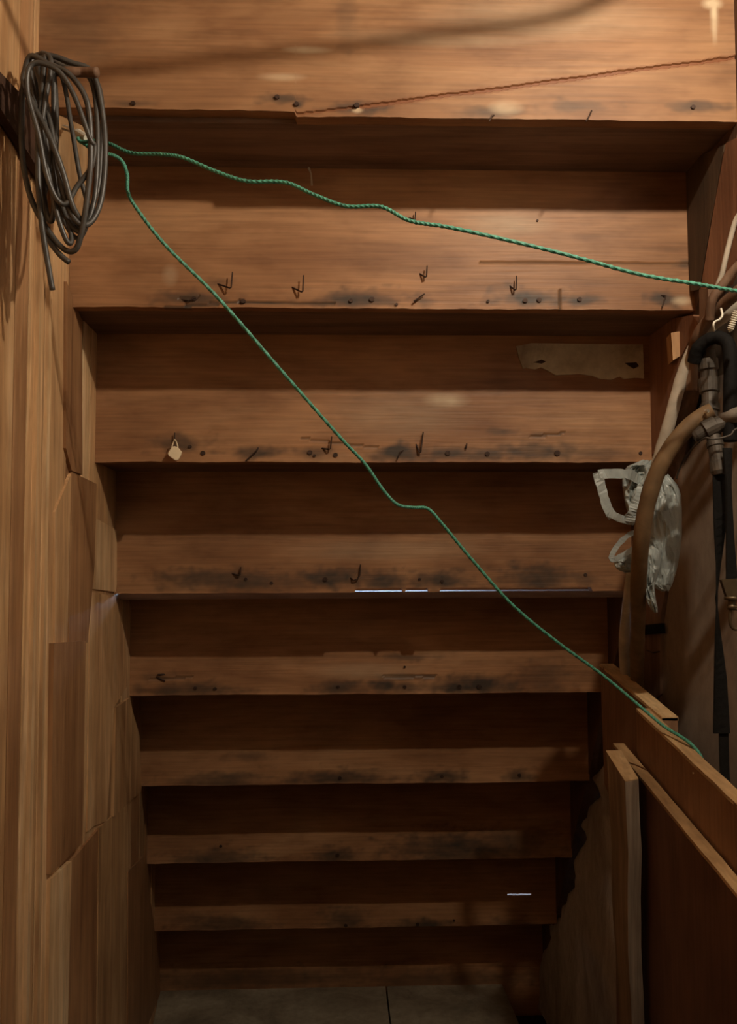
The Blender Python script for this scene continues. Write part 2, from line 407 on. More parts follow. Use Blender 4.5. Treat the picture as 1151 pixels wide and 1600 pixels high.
# thickness
base = len(V)
for (yy, zz) in fine: V.append((wrx(yy)+0.058, yy, zz))
for i in range(len(fine)-1): Fc.append((i*n, (i+1)*n, base+i+1, base+i))
obj('plaster', V, Fc, M['plaster'], wr, True)
mp_ = [(wrx(Y)+0.06, Y) for Y in (-1.8, 0.5, 1.0, 1.5, 1.75, 2.3, 4.4)]
obj('masonry', *prism([(x, y, -0.08) for x, y in mp_] + [(x+0.06, y, -0.08) for x, y in reversed(mp_)], (0, 0, 2.58)), M['dirt'], wr)
pw = [(wrx(Y), Y) for Y in (-1.8, 0.5, 0.92)]
obj('plain_wall', *prism([(x, y, -0.08) for x, y in pw] + [(x+0.05, y, -0.08) for x, y in reversed(pw)], (0, 0, 2.49)), M['whitewash'], wr)
uw = [(wrx(Y)+0.022, Y) for Y in (0.92, 1.0, 1.25, 1.5, 1.62)]
obj('upper_boarding', *prism([(x, y, 0.9) for x, y in uw] + [(x+0.03, y, 0.9) for x, y in reversed(uw)], (0, 0, 1.5)), M['dark_piece'], wr)
# taupe panels
def rpanel(px, X, th, name, mat, par=wr):
    P = [onright(a, b, X) for a, b in px]
    return obj(name, *prism(P, (th, 0.2*th, 0)), M[mat], par)
rpanel([(1064, 735), (1200, 480), (1220, 700), (1240, 1420), (1040, 1300), (1034, 1120), (1036, 980), (1056, 850)], -0.016, 0.012, 'panel', 'taupe')
rpanel([(1066, 640), (1052, 860), (1032, 960), (1030, 1130), (1004, 1130), (1000, 960), (1010, 860), (1040, 640)], -0.022, 0.02, 'stud', 'stud')
rpanel([(1001, 977), (1031, 974), (1032, 990), (1003, 992)], -0.032, 0.008, 'dark_piece', 'black')  # black bracket across the stud
for py in (1010, 1014):
    pass
for (a, b, c, d) in ((1010, 1016, 1030, 1018), (1018, 1092, 1035, 1084)):
    obj('wire_staple', *tube([onright(a, b, -0.023), onright((a+c)/2, (b+d)/2+3, -0.028), onright(c, d, -0.023)], 0.0012, 6), M['nail'], wr)

# ------------------------------------------------------------------ staircase
st = empty('staircase', (0.06, 2.2, 0), 'old wooden staircase seen from underneath, nailed risers and treads', 'staircase')
def lineset(px_list, k): return [(atY(a, b, Yk(k)), atY(c, d, Yk(k)), w_*Yk(k)/F, s) for a, b, c, d, w_, s in px_list]
stains_and_shade = {
 0: [(440, 153, 26, 7, .7), (465, 163, 9, 6, .8), (556, 168, 40, 8, .85), (770, 175, 48, 9, .55), (905, 166, 36, 7, .5), (1090, 166, 38, 9, .6), (208, 162, 34, 4, .5), (120, 40, 60, 60, .25), (540, 30, 14, 40, .25)],  # the tall faint mark at the top paints a branch of the cable's shadow
 1: [(300, 465, 50, 8, .65), (560, 467, 58, 11, .8), (830, 466, 52, 10, .8), (910, 469, 32, 6, .7), (1040, 468, 28, 9, .7), (345, 440, 20, 6, .4), (660, 470, 14, 6, .5), (1070, 412, 14, 6, .6), (795, 446, 10, 6, .4)],
 2: [(280, 693, 36, 10, .65), (255, 690, 16, 5, .5), (400, 708, 36, 8, .75), (490, 708, 24, 8, .6), (627, 708, 40, 11, .8), (700, 708, 36, 8, .7), (760, 709, 28, 8, .7), (838, 706, 60, 11, .75), (790, 674, 20, 4, .6), (838, 680, 18, 4, .5), (930, 708, 60, 9, .4)],
 3: [(330, 905, 70, 13, .7), (395, 907, 42, 11, .7), (515, 903, 46, 11, .8), (597, 908, 34, 11, .75), (690, 906, 38, 11, .75), (842, 904, 46, 17, .7), (455, 912, 30, 6, .4), (915, 905, 20, 8, .5)],
 4: [(300, 1077, 64, 9, .6), (245, 1058, 22, 6, .4), (530, 1073, 36, 9, .65), (600, 1073, 22, 8, .75), (632, 1074, 24, 7, .6), (740, 1071, 66, 12, .8), (632, 1058, 40, 4, .6), (640, 1027, 34, 4, .5), (850, 1060, 30, 20, .4)],
 5: [(345, 1220, 60, 10, .6), (530, 1216, 66, 9, .7), (690, 1214, 28, 9, .7), (810, 1212, 18, 9, .7), (390, 1182, 26, 6, .4)],
 6: [(345, 1340, 54, 11, .65), (525, 1337, 30, 9, .7), (720, 1327, 96, 20, .7), (800, 1320, 60, 20, .5)],
 7: [(350, 1444, 50, 11, .6), (540, 1437, 28, 15, .6), (655, 1446, 44, 8, .7), (300, 1436, 30, 8, .4), (800, 1450, 40, 12, .5)],
 8: [(400, 1530, 200, 12, .5), (700, 1530, 120, 12, .5)],
}
lines = {
 0: [],
 1: [(372, 471, 520, 475, 1.6, .9), (240, 484, 375, 471, 1.6, .9), (750, 409, 1078, 413, 1.0, .55), (874, 455, 874, 484, 1.3, .8), (280, 467, 310, 464, 1.2, .6)],
 2: [(470, 685, 590, 700, 1.0, .5), (830, 683, 880, 677, 1.2, .5)],
 4: [(235, 1062, 300, 1058, 1.2, .6), (600, 1057, 680, 1056, 1.4, .7)],
}
pales = {0: [(440, 120, 30, 6, .4), (1115, 20, 5, 40, .9), (1112, 6, 14, 8, .9), (558, 172, 7, 4, .9), (690, 60, 140, 12, .25), (480, 78, 30, 5, .7), (790, 168, 22, 10, .5), (850, 30, 160, 30, .25)],
         1: [(790, 350, 60, 16, .35), (1065, 470, 14, 6, .7), (265, 430, 10, 14, .3)],
         2: [(695, 626, 30, 10, .6), (620, 650, 90, 30, .2)], 3: [(600, 860, 120, 14, .2)], 4: [(570, 1048, 70, 10, .3)], 8: []}
def riser(k):
    Y = Yk(k); zb = Bk(k); zt = zb + RISE + 0.001
    x0 = wallx(Y) - 0.006; x1 = RIGHT_X + 0.003
    if k < 0: x0 = wallx(Y)+0.002
    fineg = k >= 0
    nx = 300 if fineg else 6; nz = (130 if k == 0 else 60) if fineg else 3
    if k == 8: zb = -0.0795
    V = []; stn = []; crk = []; pal = []
    cra = atY(560, 167, Y); crb = atY(1146, 90, Y)
    S = [(atY(a, b, Y), 1.08*c*Y/F, 1.15*d*Y/F, min(1, s*1.2)) for a, b, c, d, s in stains_and_shade.get(k, [])]
    PL = [(atY(a, b, Y), c*Y/F, d*Y/F, s) for a, b, c, d, s in pales.get(k, [])]
    LN = lineset(lines.get(k, []), k)
    gap_l, gap_r = atY(556, 919, Y).x, atY(925, 919, Y).x
    sl0, sl1, slz = atY(792, 1398, Y).x, atY(831, 1398, Y).x, atY(800, 1398, Y).z
    for i in range(nx+1):
        x = x0 + (x1-x0)*i/nx
        lo = zb
        if fineg: lo += 0.0012*noise.noise((x*12, k*3.1, 0)) + 0.0007*noise.noise((x*60, k*3.1, 5))
        if k == 0 and x < atY(462, 180, Y).x: lo += 0.0065 + 0.004*(atY(462, 180, Y).x-x)
        if k == 3:
            if x < gap_l or x > gap_r: lo -= 0.007
            elif any(abs(x-atY(q, 919, Y).x) < wq*Y/F for q, wq in ((630, 3), (679, 9))): lo -= 0.007
        for j in range(nz+1):
            z = lo + (zt-lo)*j/nz
            yy = Y + (0.0012*noise.noise((x*4, k*7, z*6)) if fineg else 0)
            s = 0.0
            for c, rx, rz, a in S:
                q = math.sqrt(((x-c.x)/rx)**2 + ((z-c.z)/rz)**2)
                if q < 2.2:
                    q *= 1 + 0.55*noise.noise((x*38+c.x*9, k*5, z*75)) + 0.3*noise.noise((x*110, k*5, z*160))
                    s = max(s, a*max(0.0, min(1.0, (1.45-q)/1.0)))
            c_ = 0.0
            for p, q, w_, a in LN:
                d = (q-p); t = max(0, min(1, ((x-p.x)*d.x+(z-p.z)*d.z)/(d.x*d.x+d.z*d.z)))
                dist = math.hypot(x-p.x-d.x*t, z-p.z-d.z*t)
                if dist < w_*1.6: s = max(s, a); yy += 0.0012
            if k == 0 and x > cra.x - 0.11:
                zz = cra.z + (crb.z-cra.z)*(x-cra.x)/(crb.x-cra.x) + 0.0016*noise.noise((x*12, 2, 0)) + 0.0004*noise.noise((x*90, 2, 0))
                if x < cra.x: zz = cra.z - (cra.x-x)*0.13
                hw = (0.0021 + 0.0006*noise.noise((x*30, 9, 0))) * (1.0 if x > cra.x else 0.7)
                e = abs(z-zz)
                if e < hw: yy += 0.0022; c_ = 1.0
                elif e < hw*2.2: c_ = 0.45
                if x < cra.x: c_ *= 0.7
            p_ = 0.0
            for c, rx, rz, a in PL:
                q = math.sqrt(((x-c.x)/rx)**2 + ((z-c.z)/rz)**2)
                if q < 1.5: p_ = max(p_, a*max(0, min(1, 1.5-q)))
            V.append((x, yy, z)); stn.append(s); crk.append(c_); pal.append(p_)
    m_ = nz+1; Fc = []
    for i in range(nx):
        for j in range(nz):
            if k == 7:
                xm = x0 + (x1-x0)*(i+.5)/nx; zm = zb + (zt-zb)*(j+.5)/nz
                if sl0 < xm < sl1 and abs(zm-slz) < 0.0018: continue
            Fc.append((i*m_+j, (i+1)*m_+j, (i+1)*m_+j+1, i*m_+j+1))
    nf = len(V)
    # body behind the face
    bot = [i*m_ for i in range(nx+1)]; top = [i*m_+nz for i in range(nx+1)]
    TH = 0.020
    for i in bot: V.append((V[i][0], Y+TH, V[i][2]))
    for i in top: V.append((V[i][0], Y+TH, V[i][2]))
    nb = nx+1
    for i in range(nx):
        Fc.append((bot[i], bot[i+1], nf+i+1, nf+i)); Fc.append((top[i], nf+nb+i, nf+nb+i+1, top[i+1]))
        if k == 7 and sl0-0.002 < x0+(x1-x0)*(i+.5)/nx < sl1+0.002: continue
        Fc.append((nf+i, nf+i+1, nf+nb+i+1, nf+nb+i))
    Fc.append(tuple(range(0, m_)) + (nf+nb, nf)); Fc.append(tuple(range(nx*m_, nx*m_+m_)) + (nf+nb+nx, nf+nx))
    o = obj('riser', V, Fc, M['riser_top' if k == 0 else 'riser'], st)
    for nm, arr in (('stain', stn), ('crack', crk), ('pale', pal)):
        at = o.data.attributes.new(nm, 'FLOAT', 'POINT')
        at.data.foreach_set('value', arr + [0.0]*(len(V)-len(arr)))
    return o
R = {}
for k in range(-4, 9): R[k] = riser(k)
def tread(k):
    Y = Yk(k); zb = Bk(k) + 0.0005; th = 0.026
    y0 = Y + 0.0205; y1 = Yk(k+1) + 0.05
    if k == 3: y0 = Y + 0.046; th = 0.012; zb -= 0.0195
    if k == 3:
        # lower piece carrying the next riser stays at its own height
        pass
    x0 = wallx(Y)-0.004
    V, Fc = [], []
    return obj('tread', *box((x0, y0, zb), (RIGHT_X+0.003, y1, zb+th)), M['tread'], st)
for k in range(-4, 8): tread(k)
# right stringer: a plank following the slope
P = []
def sl(Y, d): return ZC + H0 - (Y-D0)*RISE/RUN + d
ya, yb_ = 0.45, 2.36
P = [(RIGHT_X+0.001, ya, sl(ya, -0.035)), (RIGHT_X+0.001, yb_, max(sl(yb_, -0.035), -0.075)), (RIGHT_X+0.001, yb_, sl(yb_, 0.42)), (RIGHT_X+0.001, ya, sl(ya, 0.42))]
obj('stringer', *prism(P, (0.035, 0, 0)), M['stringer'], st)
# side boards and cleat on the right, plus pieces standing for light and shade
def side(px, X, th, name, mat): return obj(name, *prism([atX(a, b, X) for a, b in px], (th, 0, 0)), M[mat], st)
def sideY(pts, th, name, mat): return obj(name, *prism([atY(a, b, Y) for a, b, Y in pts], (th, 0, 0)), M[mat], st)
side([(1068, 255), (1131, 226), (1112, 330), (1092, 452), (1078, 455), (1072, 330)], 0.498, 0.006, 'dark_piece', 'dark_piece')  # dark sheet standing for the shaded part of the side panel
side([(1133, 224), (1200, 190), (1190, 300), (1135, 446), (1094, 452), (1114, 330)], 0.496, 0.008, 'side_board', 'red')
side([(1007, 520), (1048, 498), (1082, 492), (1090, 505), (1062, 560), (1040, 640), (1030, 700), (1010, 718), (1012, 620)], 0.492, 0.012, 'side_board', 'red')
side([(1092, 452), (1106, 452), (1106, 496), (1092, 515)], 0.484, 0.010, 'cleat', 'stud')
obj('lit_patch_block', *prism([atY(a, b, 1.262) for a, b in [(1048, 520), (1072, 516), (1072, 546), (1064, 555), (1051, 563)]], (0.004, 0.03, 0)), M['wall'], st)  # pale block added to stand for a lit patch on the side board

# nails ---------------------------------------------------------------
def head(k, px, py, r=2.6):
    Y = Yk(k); c = atY(px, py, Y); rr = r*Y/F; n = 7
    ring = [(c.x+rr*math.cos(2*math.pi*i/n+px), Y-0.0022, c.z+rr*math.sin(2*math.pi*i/n+px)*0.9) for i in range(n)]
    obj('nail_head', *prism(ring, (0, 0.004, 0)), M['nail'], R[k])
heads = {0: [(208, 162, 4), (433, 152, 4), (463, 163, 4), (557, 165, 4.5), (1082, 168, 4)],
         1: [(380, 471, 4), (303, 467, 4), (548, 470, 3.5), (581, 468, 4.5), (619, 476, 2.5), (762, 471, 2.5), (842, 469, 4), (820, 470, 4), (905, 468, 4), (839, 345, 2)],
         2: [(297, 698, 3), (317, 708, 4), (484, 707, 4), (491, 712, 2.5), (524, 711, 4), (699, 708, 4.5), (761, 709, 4), (870, 708, 5), (1000, 708, 3)],
         3: [(384, 905, 3), (424, 911, 3), (508, 905, 4), (655, 905, 2.5), (690, 908, 3), (914, 898, 3)],
         4: [(528, 1073, 3), (632, 1073, 3), (717, 1073, 4), (748, 1073, 4), (632, 1042, 2), (305, 1075, 3), (336, 1076, 3)],
         5: [(690, 1213, 3), (531, 1215, 3), (811, 1211, 3)], 6: [(527, 1336, 3), (345, 1322, 2.5)], 7: [(540, 1446, 3), (652, 1444, 3), (709, 1438, 2)]}
for k, L in heads.items():
    for a in L: head(k, *a)
def bent(k, pts, out=0.022, r=1.35):
    """a nail driven in and bent over: root on the riser, then out towards the room"""
    Y = Yk(k); P = []
    for i, (a, b) in enumerate(pts):
        P.append(atY(a, b, Y + 0.003 if i == 0 else Y - out*0.5))
    obj('bent_nail', *tube(P, [r*Y/F]*(len(P)-1) + [r*0.8*Y/F], 7), M['nail'], R[k])
for k, p, o_ in [
    (1, [(338, 443), (359, 450), (361, 449), (363, 425)], .02), (1, [(454, 448), (471, 456), (473, 455), (474, 430)], .02), (1, [(654, 427), (664, 433), (666, 432), (667, 415)], .016),
    (1, [(795, 446), (804, 453), (806, 452), (807, 431)], .016), (1, [(650, 472), (646, 471), (663, 459)], .01), (1, [(636, 340), (648, 343), (649, 331)], .012), (1, [(1028, 462), (1040, 462), (1034, 480)], .008), (1, [(282, 468), (295, 470), (305, 465)], .006),
    (2, [(500, 700), (514, 702), (516, 701), (518, 682)], .016), (2, [(648, 690), (655, 707), (657, 707), (661, 675)], .014), (2, [(273, 690), (273, 690), (273, 676)], .012), (2, [(405, 697), (400, 705), (383, 721)], .008), (2, [(632, 702), (625, 707), (620, 718)], .008), (2, [(725, 700), (728, 700), (729, 693)], .008),
    (3, [(360, 896), (373, 899), (375, 898), (376, 886)], .014), (3, [(546, 902), (552, 907), (558, 905), (562, 898), (563, 882)], .012),
    (0, [(925, 170), (921, 180), (915, 190)], .01), (0, [(773, 180), (768, 181), (764, 190)], .01), (4, [(240, 1056), (250, 1060), (258, 1064)], .006), (4, [(262, 1053), (250, 1054), (246, 1054)], .006)]:
    bent(k, p, o_)
# flaking white paint on the third riser
pp = [(806, 541), (830, 536), (900, 537), (1004, 538), (1006, 591), (992, 590), (975, 592), (968, 588), (955, 593), (938, 592), (925, 587), (905, 584), (893, 585), (868, 586), (858, 580), (845, 574), (836, 577), (822, 575), (817, 576), (811, 560)]
obj('paint_patch', *prism([atY(a, b, Yk(2)-0.0028) for a, b in pp], (0, 0.003, 0)), M['patchm'], R[2])
for poly in ([(833, 566), (846, 562), (853, 565), (846, 568)], [(976, 567), (994, 566), (998, 572), (990, 576), (983, 572)]):
    obj('bare_chip', *prism([atY(a, b, Yk(2)-0.0036) for a, b in poly], (0, 0.001, 0)), M['brace'], R[2])
# cobweb dust strands under the first tread
obj('dust_strand', *tube([atY(482, 262, 1.225), atY(486, 272, 1.226), atY(487, 290, 1.228)], [0.0018, 0.001, 0.0015], 6), M['hose_pale'], R[1])

# daylight beyond the steps
wn = empty('window_1', (0.1, 4.3, 0.3), kind='structure')
for i in range(2):
    for j in range(2):
        obj('pane', *box((-0.3+0.45*i, 4.3, 0.3+0.8*j), (0.12+0.45*i, 4.31, 1.07+0.8*j)), M['glassday'], wn)
obj('window_frame', *join(box((-0.36, 4.29, 0.24), (-0.3, 4.33, 1.93)), box((0.12, 4.29, 0.24), (0.15, 4.33, 1.93)), box((0.57, 4.29, 0.24), (0.63, 4.33, 1.93)), box((-0.3, 4.29, 0.24), (0.57, 4.33, 0.3)), box((-0.3, 4.29, 1.07), (0.57, 4.33, 1.1)), box((-0.3, 4.29, 1.87), (0.57, 4.33, 1.93))), M['stud'], wn)

# ------------------------------------------------------------------ bare bulb, above the picture
lp = empty('hanging_bulb', LAMP, 'bare bulb on a cable hung under the upper steps', 'lamp')
bmm = bmesh.new(); bmesh.ops.create_uvsphere(bmm, u_segments=16, v_segments=10, radius=BULB_R)
me = bpy.data.meshes.new('bulb'); bmm.to_mesh(me); bmm.free()
me.materials.append(emit('bulb_light', LAMP_COL, LAMP_W/(4*math.pi**2*BULB_R**2)))
bo = bpy.data.objects.new('bulb', me); C.objects.link(bo); bo.parent = lp
obj('socket', *tube([LAMP+Vector((0, 0, z)) for z in (0.016, 0.02, 0.05, 0.06)], [0.007, 0.013, 0.013, 0.005], 12), M['black'], lp)
# its cable runs over to the wall and back, throwing the soft line on the top riser
def toward(px, py, Y=0.82):
    S = atY(px, py, Yk(0)); return LAMP + (S-LAMP)*((Y-LAMP.y)/(S.y-LAMP.y))
cp = [LAMP+Vector((0, 0, 0.06)), LAMP+Vector((0.03, 0.02, 0.2)), Vector((0.46, 0.70, ZC+0.94)), toward(1150, -190), toward(1020, -60), toward(920, 8), toward(830, 34), toward(700, 50), toward(560, 70), toward(420, 84), toward(280, 98), toward(180, 108), toward(60, 125), Vector((-0.2, 0.83, ZC+0.68)), Vector((-0.36, 0.84, ZC+0.74))]
obj('cable', *tube(catmull(cp, 8), 0.0048, 8), M['black'], lp, True)

# ------------------------------------------------------------------ left: brace, coil, hook
br = lboard([(-90, 10), (0, 112), (38, 152), (75, 205), (100, 250), (95, 300), (72, 286), (45, 240), (0, 168), (-90, 60)], 0.012, 0.0105, name='brace', mat='brace')
tag(br)
blk = obj('wood_block', *prism([atY(88, 178, 1.085), atY(128, 196, 1.085), atY(126, 290, 1.085), atY(114, 326, 1.085), atY(100, 300, 1.085), atY(88, 300, 1.085)], (0, 0.03, 0)), M['wall'], wl)

hk = empty('hook_screw', atY(98, 200, 1.06), 'shiny metal screw with green twine tied on, behind the cable coil', 'screw')
sp_ = [atY(99, 199, 1.08), atY(110, 203, 1.065), atY(122, 209, 1.05), atY(134, 215, 1.035)]
obj('shaft', *tube(catmull(sp_, 8), [0.0028+0.0007*(i % 2) for i in range(25)], 10), M['metal'], hk)
obj('tip', *tube([atY(122, 208, 1.05), atY(136, 216, 1.03)], [0.0052, 0.0042], 10), M['white_metal'], hk)

def loop_px(L, y0, amp, ph): return [atY(a, b, y0 + amp*math.sin(ph + 6.283*i/len(L))) for i, (a, b) in enumerate(L)]
coil = [
 ([(70, 87), (112, 98), (146, 116), (162, 190), (164, 260), (156, 320), (138, 350), (116, 342), (96, 290), (80, 200), (62, 118)], .955),
 ([(58, 86), (100, 104), (140, 122), (152, 190), (150, 290), (140, 340), (124, 362), (104, 340), (84, 280), (66, 210), (47, 130)], .965),
 ([(66, 92), (96, 118), (112, 200), (124, 270), (138, 330), (128, 368), (112, 366), (90, 320), (72, 250), (60, 170), (56, 110)], .975),
 ([(48, 88), (76, 100), (108, 116), (136, 160), (142, 240), (136, 310), (128, 360), (118, 390), (98, 388), (70, 352), (48, 308), (36, 250), (34, 180), (38, 120)], .945),
 ([(60, 98), (92, 112), (116, 150), (140, 215), (148, 230), (142, 262), (120, 292), (104, 318), (88, 310), (72, 270), (60, 210), (44, 150), (44, 110)], .93),
 ([(74, 90), (120, 104), (150, 125), (160, 170), (158, 240), (152, 300), (130, 348), (118, 352), (100, 330), (78, 270), (70, 180), (66, 120)], .985),
 ([(52, 90), (70, 92), (84, 120), (88, 190), (86, 260), (84, 330), (78, 345), (70, 320), (62, 250), (58, 180), (48, 120)], .96),
 ([(64, 84), (80, 96), (72, 150), (66, 200), (74, 260), (88, 330), (104, 376), (112, 372), (100, 320), (86, 240), (72, 160), (58, 110)], .95),
]
ce = empty('cable_coil', atY(90, 410, 0.97), 'coil of dark grey cable hanging on the left board wall', 'cable')
for i, (L, y0) in enumerate(coil):
    obj('loop', *tube(catmull(loop_px(L, y0, 0.012, i*1.3), 7, True), (0.0031, 0.0028, 0.0026)[i % 3], 9, True), M['cable'], ce, True)
for T in ([(46, 96, .94), (36, 126, .94), (52, 165, .935), (76, 210, .93), (98, 268, .935), (112, 318, .94), (126, 345, .95)],
          [(70, 88, .95), (66, 140, .945), (60, 210, .94), (60, 280, .94), (64, 340, .945), (72, 395, .95), (82, 453, .955)],
          [(84, 110, .96), (84, 180, .96), (80, 250, .96), (66, 320, .96), (74, 368, .96), (92, 396, .955), (108, 410, .955)]):
    obj('cable_end', *tube(catmull([atY(*t) for t in T], 8), 0.0031, 9), M['cable'], ce, True)
pg = tube(catmull([onleft(58, 112, -0.006), atY(95, 112, .965), atY(130, 113, .955), atY(152, 113, .95)], 5), 0.0055, 10)
obj('peg', *pg, M['stud'], wl, True)

# ------------------------------------------------------------------ green twine
def twine(pts, name, label):
    P = catmull([atY(*p) for p in pts], 14)
    # twisted: finer rings with three strands
    Q = []
    for a, b in zip(P, P[1:]):
        Q += [a, a.lerp(b, .5)]
    Q.append(P[-1])
    return center(tag(obj(name, *tube(Q, 0.0021, 12, False, 0.55, 0.16), M['cord'], None, True), label, 'cord'))
twine([(122, 216, 1.035), (128, 222, 1.03), (150, 220, 1.02), (172, 225, 1.01), (205, 239, 1.0), (250, 241, .99), (285, 246, .985), (335, 267, .98), (385, 283, .975), (445, 285, .97), (490, 304, .965), (540, 322, .96), (595, 323, .955), (640, 345, .955), (700, 355, .955), (800, 377, .955), (900, 402, .96), (1000, 429, .965), (1090, 444, .97), (1160, 456, .98), (1230, 462, 1.0), (1420, 482, 1.0)],
      'green_twine', 'green twine running across the upper steps to the pipes at right')
twine([(128, 222, 1.038), (150, 236, 1.03), (178, 243, 1.03), (192, 254, 1.03), (199, 275, 1.03), (200, 300, 1.03), (215, 328, 1.03), (260, 385, 1.04), (340, 465, 1.06), (440, 580, 1.09), (530, 682, 1.12), (570, 725, 1.135), (598, 765, 1.145), (620, 788, 1.15), (645, 793, 1.155), (668, 795, 1.16), (690, 818, 1.165), (735, 872, 1.18), (800, 945, 1.20), (870, 1003, 1.22), (940, 1054, 1.235), (1000, 1104, 1.225), (1036, 1134, 1.20), (1062, 1150, 1.17), (1080, 1163, 1.15), (1094, 1180, 1.135), (1101, 1200, 1.125)],
      'green_twine', 'green twine sloping down across the steps to the leaning boards')

# cream tag on a bent nail
tg = empty('cream_tag', atY(272, 720, Yk(2)-0.012), 'small cream plastic tag hanging on a nail of the third riser', 'tag')
Yt = Yk(2)-0.016
body = [(262, 708), (267, 700), (271, 697), (277, 698), (284, 706), (282, 712), (278, 719), (274, 719.5), (263, 712)]
o = obj('body', *prism([atY(a, b, Yt) for a, b in body], (0, 0.004, 0)), M['tag'], tg)
bv = o.modifiers.new('b', 'BEVEL'); bv.width = 0.0008; bv.segments = 2
obj('loop', *tube(catmull([atY(268, 700, Yt+.002), atY(270.5, 692, Yt+.002), atY(273, 687, Yt-.001), atY(276, 692, Yt+.002), atY(278, 699, Yt+.002)], 6), 0.0010, 7), M['tag'], tg, True)

# ------------------------------------------------------------------ leaning boards on the right
def sheet(X, th, far, near, name, label, mat, edge=None, near_end=None, farlo=None):
    f_ = atX(*far, X); n_ = atX(*near, X)
    d = (n_-f_); 
    if near_end is None: n_ = f_ + d*((f_.y-0.55)/(f_.y-n_.y))
    root = empty(name, (X, (f_.y+n_.y)/2, 0.0), label, 'board')
    z0 = -0.001
    P = [f_, n_, Vector((X, n_.y, z0)), Vector((X, f_.y+0.02, z0))]
    if near_end: P = [f_, n_, Vector((X, n_.y, z0)), Vector((X, n_.y+0.06, z0)), atX(985, 1330, X), atX(944, 1225, X)]
    obj('face', *prism(P, (th*0.97, 0, 0)), M[mat], root)
    e = 0.0015
    # the bright sawn top edge, slightly uneven
    T = []; n = 40
    V = []; Fc = []
    for i in range(n+1):
        p = f_.lerp(n_, i/n); hgt = 0.0012 + 0.0006*noise.noise((p.y*40, X*50, 0)); xo = 0.0012*noise.noise((p.y*55, X*20, 3))
        V += [(X-0.0006+xo, p.y, p.z-0.003), (X-0.0004+xo, p.y, p.z+hgt), (X+th, p.y, p.z+hgt), (X+th, p.y, p.z-0.004)]
    for i in range(n):
        for j in range(4): Fc.append((4*i+j, 4*i+(j+1) % 4, 4*i+4+(j+1) % 4, 4*i+4+j))
    Fc += [(0, 1, 2, 3), (4*n, 4*n+1, 4*n+2, 4*n+3)]
    obj('sawn_edge', V, Fc, M[edge or 'pine'], root)
    return root
sheet(0.453, 0.023, (937, 1038), (1034, 1122), 'wooden_board', 'short board with bright pine top edge leaning at the wall', 'sheet', near_end=True)
bsheet = sheet(0.434, 0.018, (994, 1108), (1151, 1258), 'plywood_sheet', 'reddish brown plywood sheet standing behind the front sheet', 'sheet', 'sheet_edge')
sheet(0.414, 0.016, (958, 1163), (1151, 1398), 'plywood_sheet', 'dark brown plywood sheet standing frontmost at lower right', 'darksheet', 'sheet_edge')
obj('nail', *tube([atX(1083, 1209, 0.434), atX(1096, 1205, 0.445)], [0.0022, 0.0014], 8), M['white_metal'], bsheet)
# pale weathered plank
pa = [atX(946, 1174, 0.376), atX(976, 1222, 0.376)]
rt = empty('weathered_plank', (0.4, 1.3, 0), 'pale weathered plank standing upright by the rough plaster', 'plank')
x0, x1 = 0.376, 0.398; ya, yb_ = pa[0].y, pa[1].y; za, zb_ = pa[0].z, pa[1].z
V = [(x0, ya, za), (x1, ya, za), (x1, yb_+0.012, zb_), (x0, yb_, zb_)]; lean = 0.03
Bv = [(x0+0.015, yb_+lean+0.02, 0), (x1+0.012, yb_+lean+0.03, 0), (x1+0.012, yb_+lean+0.012, 0), (x0+0.015, yb_+lean, 0)]
V2 = []; Fc = []; nn = 24
for i in range(nn+1):
    t = i/nn
    for a, b in zip(V, Bv):
        p = Vector(a).lerp(Vector(b), t); wob = 0.003*noise.noise((t*5, 1, 0))
        V2.append((p.x+wob+0.0015*noise.noise((t*30, p.y*9, 0)), p.y+0.0015*noise.noise((t*22, p.x*99, 0)), p.z))
for i in range(nn):
    for j in range(4): Fc.append((4*i+j, 4*i+(j+1) % 4, 4*i+4+(j+1) % 4, 4*i+4+j))
Fc += [(0, 1, 2, 3), (4*nn+3, 4*nn+2, 4*nn+1, 4*nn)]
obj('plank_body', V2, Fc, M['grey_wood'], rt)
t_ = 0.0012
obj('sawn_top', *prism([Vector(v)+Vector((0, 0, 0.0002)) for v in V], (0, 0, t_)), M['sheet_edge'], rt)

# ------------------------------------------------------------------ hoses and pipes on the right
def hose(pts, r, name, label, mat, seg=12, cat='hose'):
    P = catmull([atY(*p) for p in pts], 10)
    rr = [r*(1+0.05*noise.noise((i*0.4, r*900, 0))) for i in range(len(P))]
    return center(tag(obj(name, *tube(P, rr, seg), M[mat], None, True), label, cat))
hose([(1410, 300, 1.0), (1230, 400, 1.06), (1151, 478, 1.10), (1112, 508, 1.14), (1087, 538, 1.165), (1068, 580, 1.18), (1056, 620, 1.19), (1044, 665, 1.20), (1030, 712, 1.215), (1017, 765, 1.235), (1004, 820, 1.26), (990, 880, 1.31), (981, 940, 1.37), (975, 1000, 1.44), (976, 1050, 1.49), (978, 1100, 1.51)], 0.0085, 'pale_hose', 'pale dusty hose curving down past the plastic bag', 'hose_pale')
hose([(1113, 642, 1.11), (1094, 652, 1.115), (1070, 672, 1.12), (1046, 702, 1.125), (1024, 744, 1.135), (1009, 795, 1.15), (1001, 850, 1.17), (997, 910, 1.21), (996, 960, 1.27), (995, 1010, 1.36), (995, 1060, 1.45), (997, 1110, 1.47)], 0.0108, 'brown_hose', 'thick brown hose bending down in front of the plastic bag', 'hose_brown')
hose([(1420, 240, .98), (1230, 385, 1.02), (1160, 450, 1.06), (1130, 476, 1.09), (1104, 503, 1.12), (1088, 530, 1.14), (1082, 560, 1.17), (1080, 610, 1.18)], 0.0078, 'dark_hose', 'dark brown pipe running just above the pale hose', 'stud', cat='pipe')
